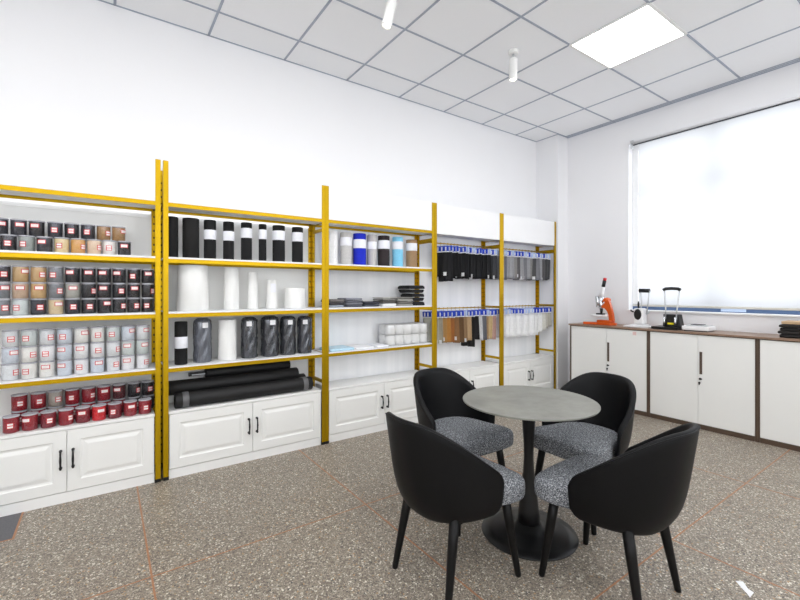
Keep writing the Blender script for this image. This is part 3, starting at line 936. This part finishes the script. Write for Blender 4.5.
# ------------------------------------------------------------------ hanging samples
M['hook_gold'] = mat('hook_gold', (196, 160, 60), .35, .08, 20, metal=.6)
M['clip_blue'] = mat('clip_blue', (22, 66, 190), .35, .25, 30)
M['clip_pale'] = mat('clip_pale', (188, 206, 240), .35, .15, 30)
SWW, SWH = .19, .262
def swatch_bm(h=SWH):
    bm = BM()
    nx, nz = 14, 8
    def P(i, j, off):
        u = i / nx - .5; z = -h * j / nz
        amp = .005 + .009 * (j / nz)
        return (off + amp * math.sin(u * 13 + .8) + .003 * math.sin(u * 29), u * SWW, z + (.0015 * math.sin(u * 20) if j == nz else 0))
    A = [[bm.verts.new(P(i, j, -.0022)) for i in range(nx + 1)] for j in range(nz + 1)]
    B = [[bm.verts.new(P(i, j, .0022)) for i in range(nx + 1)] for j in range(nz + 1)]
    for j in range(nz):
        for i in range(nx):
            bm.faces.new((A[j][i], A[j][i + 1], A[j + 1][i + 1], A[j + 1][i])).smooth = True
            bm.faces.new((B[j][i], B[j + 1][i], B[j + 1][i + 1], B[j][i + 1])).smooth = True
    for j in range(nz):
        bm.faces.new((A[j][0], A[j + 1][0], B[j + 1][0], B[j][0])); bm.faces.new((A[j][nx], B[j][nx], B[j + 1][nx], A[j + 1][nx]))
    for i in range(nx):
        bm.faces.new((A[0][i], B[0][i], B[0][i + 1], A[0][i + 1])); bm.faces.new((A[nz][i], A[nz][i + 1], B[nz][i + 1], B[nz][i]))
    return bm
def make_hanger():
    t = thing('hanging_sample', '', 'fabric sample')
    bm = BM()
    pts = [(0, .0, -.036)] + [(0, .0095 * math.cos(a), .0095 * math.sin(a)) for a in [(-.5 + i / 9 * 1.25) * PI for i in range(10)]]
    tube(bm, pts, .0018, 6); obj('hook', bm, M['hook_gold'], t)
    bm = BM(); box(bm, -.008, .008, -SWW / 2 - .004, SWW / 2 + .004, -.084, -.028, bev=.008); obj('hanger_bar', bm, M['clip_blue'], t)
    bm = BM(); box(bm, -.0095, .0095, -SWW / 2 - .002, SWW / 2 + .002, -.095, -.0845, bev=.002); [box(bm, -.0092, -.0078, yy, yy + .016, -.080, -.040) for yy in (-.080, -.030, .02, .06)]; obj('clip_strip', bm, M['paper'], t)
    o = obj('swatch', swatch_bm(), cloth((30, 30, 32)), t); o.location = (0, 0, -.0955)
    bm = BM(); box(bm, -.0190, -.0178, -SWW / 2 + .002, -SWW / 2 + .04, -.352, -.314); obj('tag', bm, M['paper'], t)
    return t
hproto = make_hanger(); hused = [False]
def hang(x, zr, rgb, label, group, lower=0.0, pale=False, tagged=True, drop=1.0):
    rz = .20 + random.uniform(-.10, .10)
    if not hused[0]:
        t = hproto; hused[0] = True; tagged = True
        t.location = (x, YF + .135, zr - lower); t.rotation_euler = (0, 0, rz); t['label'] = label; t['group'] = group
    else:
        t = dup(hproto, (x, YF + .135, zr - lower + random.uniform(-.0012, 0)), rz, label, group)
    t.rotation_euler = (random.uniform(-.05, .05), 0, rz)
    setmat(child(t, 'swatch'), cloth(rgb))
    child(t, 'swatch').scale = (1, 1, drop)
    setmat(child(t, 'hanger_bar'), M['clip_pale'] if pale else M['clip_blue'])
    tg = child(t, 'tag')
    if not tagged:
        bpy.data.objects.remove(tg)
    else:
        tg.location = (0, random.uniform(0, .05), random.uniform(-.02, .02))
    return t
def rail(xa, xb, zr, cols, what, group, start, drops={}):
    n = len(cols)
    for i, (c, nm) in enumerate(cols):
        x = xa + (xb - xa) * i / (n - 1)
        hang(x, zr, c, '%s sample on blue hanger, %s from the %s, %s' % (nm, ORD[i], start, what), group, pale=random.random() < .3, tagged=i not in drops and random.random() < .8, drop=drops.get(i, random.uniform(.96, 1.03)))
KB = ((24, 24, 26), 'black'); KC = ((33, 33, 36), 'soft black'); CH = ((62, 63, 68), 'charcoal')
rail(2.87, 3.60, 1.772, [KB, KC, KB, KB, KC, KB, KC, KB, KC, KB, KB, KC, KB, KC, CH, CH], 'black rail', 'black hanging samples', 'end near the cushions', {1: 1.15})
GA, GB, GC, GD, GE = ((168, 168, 172), 'light grey'), ((132, 132, 138), 'grey'), ((104, 102, 104), 'mid grey'), ((150, 148, 146), 'warm grey'), ((84, 84, 86), 'dark grey')
rail(3.715, 4.60, 1.772, [GA, GB, GA, GA, GD, GC, GA, GB, GA, GD, GE, GB, GA, GC, GE, GE], 'corner grey rail', 'grey hanging samples', 'end opposite the pillar')
tans = [((196, 194, 182), 'pale stone'), ((168, 160, 142), 'stone'), ((188, 144, 86), 'camel'), ((196, 140, 72), 'amber'), ((178, 118, 66), 'rust tan'),         ((150, 112, 74), 'brown'), ((112, 84, 56), 'dark brown'), ((170, 138, 102), 'fawn'), ((196, 166, 128), 'beige'), ((30, 28, 28), 'black'), ((34, 32, 34), 'ink black'), ((240, 240, 240), 'white'),
        ((106, 106, 112), 'slate'), ((206, 172, 128), 'sand'), ((214, 190, 142), 'straw'), ((196, 160, 150), 'dusty pink')]
rail(2.735, 3.60, 1.092, tans, 'tan rail', 'tan and brown hanging samples', 'end near the tissue pack', {9: 1.25})
whites = [((248, 248, 248), 'white')] * 11 + [((240, 240, 238), 'off white')] * 2 + [((222, 220, 212), 'oatmeal'), ((206, 202, 192), 'pale oatmeal'), ((188, 184, 172), 'grey oatmeal')]
rail(3.715, 4.60, 1.092, whites, 'corner white rail', 'white hanging samples', 'end opposite the pillar', {12: .9, 13: .82, 14: .74, 15: .66})

# ------------------------------------------------------------------ low cabinets under the window
FX = 4.497
units = [(2.905, 2.0315), (2.0305, 1.163), (1.162, .295), (.294, -.573)]
cn = ['white two-door office cabinet with walnut edges at the corner end', 'white two-door office cabinet with walnut edges, middle one under the window', 'white walnut-edged cabinet cut off by the picture edge', 'white walnut-edged cabinet beyond the picture edge']
def office_cab(y1, y0, label):
    t = thing('office_cabinet', label, 'cabinet', (FX, y0, 0), 0, 'low office cabinets under the window')
    W = y1 - y0; D = XE - FX - .004; Hh = .872
    bm = BM()
    box(bm, 0, D, 0, .015, 0, Hh); box(bm, 0, D, W - .015, W, 0, Hh)
    box(bm, .001, D, .018, W - .018, 0, .04); box(bm, D - .012, D, .018, W - .018, .04, Hh)
    box(bm, .001, D, .018, W - .018, Hh - .006, Hh)
    obj('carcass', bm, M['walnut'], t)
    dw = (W - .030) / 2
    for i in range(2):
        bm = BM(); a = .015 + i * dw
        box(bm, .003, .02, a + .0015, a + dw - .0015, .044, Hh - .009, bev=.001)
        d = obj('door', bm, M['door_white'], t)
        if i == 0:
            bm = BM()
            box(bm, .0005, .0032, a + dw - .034, a + dw - .012, .505, .712, 0, bev=.001)
            h = obj('handle_slot', bm, M['walnut'], d); h['label'] = 'dark walnut grip slot'
            bm = BM(); tube(bm, [(.004, a + dw - .018, .462), (-.004, a + dw - .018, .462)], .010, 14); box(bm, -.0035, .0, a + dw - .034, a + dw - .018, .456, .468)
            obj('lock', bm, M['black_plastic'], d)
            bm = BM(); tube(bm, [(.003, a + dw - .012, .425), (-.004, a + dw - .012, .425)], .009, 12); box(bm, -.006, .0, a + dw - .016, a + dw - .008, .405, .43)
            obj('key', bm, M['black_plastic'], d)
    return t
cabs = []
for (a, b), l in zip(units, cn): cabs.append(office_cab(a, b, l))
bm = BM(); d0 = FX - .0
door = [c for c in cabs[0].children if c.name.startswith('door')][0]
M['seal'] = mat('faded_seal', (226, 196, 190), .6, .1, 200)
box(bm, .0022, .0031, 2.150 - units[0][1], 2.186 - units[0][1], .815, .85); obj('seal_mark', bm, M['seal'], door)
bm = BM(); box(bm, -.012, XE - FX - .002, units[-1][1], units[0][0] + .012, 0, .018, bev=.0015)
o = obj('worktop', bm, M['worktop'])
o.location = (FX, 0, .8725); tag(o, 'continuous walnut worktop along the top of the low white cabinets', 'worktop')
WT = .8725 + .018

# microscope
mi = thing('microscope', 'orange microscope with a red-tipped black eyepiece on the worktop', 'microscope', (4.62, 2.56, WT + .001), 0)
bm = BM()
def prism(bm, pts, z0, z1):
    loft(bm, [[(x, y, z0) for x, y in pts], [(x, y, z1) for x, y in pts]], smooth=False)
prism(bm, [(-.09, .20), (-.055, .215), (.0, .12), (.05, .10), (.06, -.12), (.0, -.135), (-.06, -.10), (-.05, .06)], 0, .028)
prism(bm, [(-.05, .06), (.045, .06), (.05, -.10), (-.05, -.10)], .028, .055)
obj('base', bm, M['orange'], mi, bevel=.006)
bm = BM()
side = [(-.066, .05), (-.116, .05), (-.108, .12), (-.088, .21), (-.062, .275), (-.045, .305), (-.026, .31), (-.018, .295), (-.024, .265), (-.004, .235), (.024, .212), (.018, .19), (-.012, .19), (-.045, .155), (-.062, .11)]
loft(bm, [[(-.022, y, z) for y, z in side], [(.022, y, z) for y, z in side]], smooth=False)
obj('arm', bm, M['orange'], mi, bevel=.005)
bm = BM(); tube(bm, [(-.045, -.035, .282), (.045, -.035, .282)], .022, 18); obj('focus_knob', bm, M['orange'], mi)
bm = BM(); box(bm, -.05, .05, -.06, .10, .085, .096, bev=.004); lathe(bm, [(.096, .098), (.100, .102), (.100, .110), (.094, .114)], 0, .045, 36); obj('stage', bm, M['white_panel'], mi)
bm = BM(); box(bm, -.03, .03, 0, .08, .115, .13, bev=.004); tube(bm, [(0, .03, .13), (0, .03, .18)], [.012, .018], 14); obj('objective', bm, M['black_metal'], mi)
bm = BM(); tube(bm, [(0, .035, .18), (0, .035, .205), (0, .035, .32)], [.020, .028, .034], 18); tube(bm, [(-.03, .055, .20), (-.03, .065, .325)], .018, 12); obj('nosepiece', bm, M['chrome'], mi)
bm = BM(); tube(bm, [(0, .03, .32), (0, .02, .36), (0, .008, .432)], [.028, .018, .017], 16); obj('tube', bm, M['white_panel'], mi)
bm = BM(); tube(bm, [(0, .008, .43), (0, -.007, .500)], .0195, 16); obj('eyepiece', bm, M['black_plastic'], mi)
bm = BM(); tube(bm, [(0, -.007, .500), (0, -.012, .522), (0, -.014, .530)], [.017, .020, .014], 16); obj('eye_cap', bm, M['red'], mi)

# white hand punch
wp = thing('hand_punch', 'white hand punch with a black front and black-gripped lever on the worktop', 'punch', (4.66, 2.17, WT + .001), 0)
bm = BM(); box(bm, -.09, .09, -.10, .15, 0, .014, bev=.004); box(bm, -.07, .06, -.05, .08, .014, .03, bev=.004); obj('base', bm, M['white_panel'], wp)
bm = BM(); box(bm, -.045, .05, -.035, .065, .03, .20, bev=.02); obj('body', bm, M['white_panel'], wp)
bm = BM(); rings = []
for xx, s in ((-.044, 1.0), (-.052, .96), (-.056, .8)):
    rings.append([(xx, .008 + .038 * s * math.cos(2 * PI * k / 24), .10 + .058 * s * math.sin(2 * PI * k / 24)) for k in range(24)])
bmesh.ops.recalc_face_normals(bm, faces=bm.faces[:]); loft(bm, rings); bmesh.ops.translate(bm, verts=bm.verts[:], vec=(0, .012, .035)); obj('front_cover', bm, M['black_plastic'], wp)
bm = BM(); tube(bm, [(0, .03, .195), (0, .035, .22), (-.01, .028, .245), (0, .034, .27)], [.007, .008, .011, .006], 10); tube(bm, [(0, .055, .15), (0, .105, .165), (0, .115, .18)], .008, 8); obj('latch', bm, M['black_metal'], wp)
bm = BM(); tube(bm, [(0, -.05, .15), (0, -.065, .27), (0, -.075, .385)], .006, 8); tube(bm, [(0, .01, .165), (0, .0, .27), (0, .015, .385)], .006, 8); tube(bm, [(0, -.045, .14), (0, -.07, .155), (0, -.07, .18)], .01, 8); obj('lever', bm, M['silver'], wp)
bm = BM(); tube(bm, [(0, -.078, .386), (0, .024, .386)], .021, 14); obj('grip', bm, M['black_plastic'], wp)

# black two-post hole punch
bp_ = thing('hole_punch', 'heavy black hole punch with a tall looped lever and yellow strip', 'punch', (4.64, 1.895, WT + .001), 0)
bm = BM(); box(bm, -.10, .10, -.11, .13, 0, .026, bev=.004); box(bm, -.03, .10, -.12, -.02, .026, .035, bev=.003); obj('base', bm, M['black_metal'], bp_)
bm = BM()
loft(bm, [[(x, y, z) for y, z in ((-.108, .026), (.045, .026), (.05, .15), (-.085, .15))] for x in (-.02, .075)], smooth=False)
obj('body', bm, M['black_plastic'], bp_, bevel=.006)
bm = BM(); box(bm, -.034, -.02, -.052, .005, .048, .066, bev=.003); obj('depth_strip', bm, M['hi_yellow'], bp_)
bm = BM()
for y in (-.045, .055): tube(bm, [(-.032, y - .02, .03), (-.032, y - .02, .125)], .011, 14)
obj('punch_post', bm, M['chrome'], bp_)
bm = BM(); tube(bm, [(-.02, .030, .10), (-.02, .025, .19), (-.02, .038, .395)], .0065, 8); tube(bm, [(-.02, -.070, .10), (-.02, -.075, .19), (-.02, -.098, .395)], .0065, 8); obj('lever', bm, M['silver'], bp_)
bm = BM(); tube(bm, [(-.02, -.106, .392), (-.02, -.086, .404), (-.02, -.03, .408), (-.02, .028, .404), (-.02, .048, .392)], .016, 14); obj('grip', bm, M['black_plastic'], bp_)

# white desk scale with a pad
sc_ = thing('desk_scale', 'flat white desk device with a dark pad on top, beside the hole punch', 'desk device', (4.66, 1.650, WT + .001), 0)
bm = BM(); box(bm, -.10, .10, -.115, .105, .008, .048, bev=.008)
obj('housing', bm, M['white_panel'], sc_)
bm = BM(); box(bm, -.09, .09, -.10, .09, 0, .008); obj('underside', bm, M['dark_rail'], sc_)
bm = BM(); box(bm, -.07, .08, -.09, .08, .049, .055, bev=.002); obj('weigh_plate', bm, M['silver'], sc_)
bm = BM(); box(bm, -.03, .06, -.04, .055, .0555, .061, bev=.001); obj('pad', bm, M['dark_rail'], sc_)

# stack of dark sample books, tan one on top
zz = WT + .001
for i, (h, rgb, cnm) in enumerate([(.026, (30, 28, 28), 'black folded sample'), (.024, (40, 37, 36), 'brownish black folded sample'), (.022, (33, 31, 31), 'black folded sample'), (.022, (44, 40, 38), 'dark brown folded sample')]):
    o = obj('folded_sample', pad_bm(.21, .34, h, .003), cloth(rgb)); o.location = (4.665 - .004 * i, .87 + .008 * math.sin(i * 2.1), zz)
    tag(o, '%s, %s of the pile at the picture edge' % (cnm, ['bottom', 'second', 'third', 'fourth'][i]), 'fabric sample', 'dark samples piled on the worktop')
    zz += h + .004
bm = BM(); box(bm, -.10, .10, -.17, .155, 0, .022, bev=.004); o = obj('tan_box', bm, M['tan']); o.location = (4.66, .87, zz + .001)
tag(o, 'flat tan box lying on the dark folded samples', 'box')

# paper scrap on the floor
bm = BM()
loft(bm, [[(x - 2.24, y - .62, z) for x, y in ((2.262, .660), (2.284, .640), (2.246, .612), (2.238, .590), (2.188, .590), (2.206, .604), (2.222, .622))] for z in (.0009, .0022)], smooth=False)
o = obj('paper_scrap', bm, M['paper']); o.location = (2.24, .62, 0); tag(o, 'small white paper scrap on the terrazzo floor', 'paper')

# ------------------------------------------------------------------ table
tb = thing('pedestal_table', 'round grey table on a black tulip pedestal, four chairs around it', 'table', (1.829, 1.422, 0), 0)
TH = .698
bm = BM(); lathe(bm, [(.285, TH - .020), (.334, TH - .011), (.343, TH - .008), (.344, TH - .002), (.3425, TH)], seg=96); obj('tabletop', bm, M['stone'], tb)
bm = BM(); lathe(bm, [(.242, 0), (.244, .004), (.242, .009), (.19, .019), (.11, .030), (.07, .040), (.058, .06)], seg=72); obj('base', bm, M['black_metal'], tb)
bm = BM(); lathe(bm, [(.058, .05), (.053, .12), (.041, .22), (.029, .32), (.0245, .40), (.0265, .48), (.033, .58), (.042, .66), (.075, .677)], seg=40); obj('stem', bm, M['black_metal'], tb)

# ------------------------------------------------------------------ chairs
PHS = math.radians(102)
def shell_curve(s):
    """rim point, outward normal and rim height at s in -1..1, s = 0 the middle of the back"""
    ph = PI + s * PHS
    cx, a, b, n = -.030, .306, .260, 2.18
    c, d = math.cos(ph), math.sin(ph)
    px = cx + a * math.copysign(abs(c) ** (2 / n), c)
    py = b * math.copysign(abs(d) ** (2 / n), d)
    X, Y = (px - cx) / a, py / b
    nx = math.copysign(abs(X) ** (n - 1), X) / a; ny = math.copysign(abs(Y) ** (n - 1), Y) / b
    l = math.hypot(nx, ny)
    ce = math.cos(PI + PHS)
    xf = cx + a * math.copysign(abs(ce) ** (2 / n), ce)
    xr = (px - (cx - a)) / (xf - (cx - a))
    zt = .752 - .244 * (math.sqrt(xr * xr + .012) - .1095) / .8965
    u = abs(s)
    e = max(0.0, (u - .94) / .06)
    return px, py, nx / l, ny / l, zt - .028 * e * e, u, e, xr
def shell_inn(xr, z):
    k = max(0.0, (.752 - z) / .435)
    return (.062 * (1 - xr) + .012 * xr) * k + (.060 * (1 - xr) + .030 * xr) * k ** 7
def shell_bm():
    bm = BM()
    ns = 72
    rings = []
    for i in range(ns + 1):
        px, py, nx, ny, zt, u, e, xr = shell_curve(-1 + 2 * i / ns)
        zb = .317 + .024 * xr + .030 * e * e
        t = .030 * (1 - .55 * e ** 2)
        hh = zt - zb
        prof = []
        def pt(h, off):
            z = zb + hh * h
            inn = shell_inn(xr, z) + off
            return (px - nx * inn, py - ny * inn, z)
        for h in (0.0, .015, .05, .10, .16, .24, .35, .5, .65, .8, .9, .965): prof.append(pt(h, .008 if h == 0 else (.002 if h == .015 else 0)))
        prof.append(pt(.992, t * .18)); prof.append(pt(1.0, t * .5)); prof.append(pt(.992, t * .82))
        for h in (.965, .9, .8, .65, .5, .35, .24, .16, .10, .05, .015, 0.0): prof.append(pt(h, t - (.008 if h == 0 else 0)))
        rings.append(prof)
    loft(bm, rings)
    return bm

def cushion_outline(ins, z):
    pts = []
    # front half-width .238, narrowing under the shell
    ctrl = [(.248, 0), (.247, .10), (.241, .182), (.220, .218), (.178, .231), (.12, .228), (.07, .208), (.0, .196), (-.08, .185), (-.15, .155), (-.20, .10), (-.215, 0)]
    full = ctrl + [(x, -y) for x, y in reversed(ctrl[1:-1])]
    return [(x * (1 - ins / .25), y * (1 - ins / .25), z) for x, y in full]
def cushion_bm():
    bm = BM()
    rings = [cushion_outline(.06, .352), cushion_outline(.012, .353), cushion_outline(.003, .359), cushion_outline(.0, .369), cushion_outline(-.001, .395), cushion_outline(-.001, .420), cushion_outline(.003, .434), cushion_outline(.012, .444), cushion_outline(.035, .450), cushion_outline(.10, .454)]
    loft(bm, rings)
    return bm
def piping_bm():
    bm = BM()
    pts = []
    for i in range(73):
        px, py, nx, ny, zt, u, e, xr = shell_curve((-1 + 2 * i / 72) * .985)
        inn = shell_inn(xr, zt - .008) + .001
        pts.append((px - nx * inn, py - ny * inn, zt - .008))
    tube(bm, pts, .0028, 8)
    return bm
def leg_bm(sx, sy):
    bm = BM()
    top = Vector((.155 if sx > 0 else -.150, sy * .150, .362)); bot = Vector((.198 if sx > 0 else -.216, sy * (.192 if sx > 0 else .178), 0))
    f = lambda k: tuple(top.lerp(bot, k))
    tube(bm, [f(0), f(.3), f(.97), f(1)], [.0215, .0205, .0135, .0125], 18)
    return bm
CL = ['black tub chair seen from behind, leftmost of the two near chairs',
      'black tub chair with grey seat, nearest the paper scrap',
      'black tub chair with grey seat, on the window side before the low white cabinets',
      'black tub chair with grey seat, open side to us, between table and shelving']
CP = [((1.310, 1.420, 0), math.radians(1)), ((1.800, .985, 0), math.radians(93)), ((2.290, 1.405, 0), math.radians(180)), ((1.787, 1.885, 0), math.radians(-91))]
ch = thing('tub_chair', CL[0], 'chair', CP[0][0], CP[0][1], 'black tub chairs round the table')
sh = obj('shell', shell_bm(), M['black_leather'], ch)
obj('piping', piping_bm(), M['black_leather'], sh)
obj('seat', cushion_bm(), M['tweed'], ch, sub=2)['label'] = 'grey tweed seat cushion'
bm = BM(); box(bm, -.15, .17, -.15, .15, .334, .356, bev=.006); obj('seat_frame', bm, M['black_wood'], ch)
for sx in (1, -1):
    for sy in (1, -1): obj('leg', leg_bm(sx, sy), M['black_wood'], ch)
for (loc, rz), l in zip(CP[1:], CL[1:]): dup(ch, loc, rz, l)

# ------------------------------------------------------------------ camera, daylight, view
cam = bpy.data.cameras.new('camera')
cam.sensor_width = 36.0; cam.sensor_fit = 'HORIZONTAL'
cam.lens = 419.7 / 800 * 36
cam.shift_y = -8.8 / 800
cam.clip_start = .02
co = bpy.data.objects.new('camera', cam); COL.objects.link(co)
co.location = (0, 0, H); co.rotation_euler = (PI / 2, 0, math.radians(54.91 - 90))
scn.camera = co

w = bpy.data.worlds.new('sky'); scn.world = w
w.use_nodes = True
bg = w.node_tree.nodes.get('Background') or w.node_tree.nodes.new('ShaderNodeBackground')
bg.inputs['Color'].default_value = (.94, .97, 1.0, 1)
bg.inputs['Strength'].default_value = 1.7
def portal(loc, rot, sx, sy):
    l = bpy.data.lights.new('daylight_portal', 'AREA'); l.shape = 'RECTANGLE'; l.size = sx; l.size_y = sy; l.cycles.is_portal = True
    o = bpy.data.objects.new('daylight_portal', l); COL.objects.link(o); o.location = loc; o.rotation_euler = rot
portal((5.13, .82, 2.0), (0, PI / 2, 0), 1.95, 3.2)
for a, b in SP_R: portal(((a + b) / 2, Y0 - .21, 1.925), (PI / 2, 0, 0), b - a, 2.05)  # portals at the added fill windows
for a, b in SP_N: portal((X0 - .21, (a + b) / 2, 1.925), (0, -PI / 2, 0), 2.05, b - a)

scn.view_settings.view_transform = 'Standard'
scn.view_settings.look = 'None'
scn.view_settings.gamma = 1.0
scn.view_settings.use_curve_mapping = False
scn.view_settings.exposure = 1.53
scn.cycles.use_denoising = True
scn.cycles.max_bounces = 10
scn.cycles.diffuse_bounces = 6
scn.cycles.transparent_max_bounces = 24
scn.cycles.sample_clamp_indirect = 6.0
scn.cycles.caustics_reflective = False
scn.cycles.caustics_refractive = False
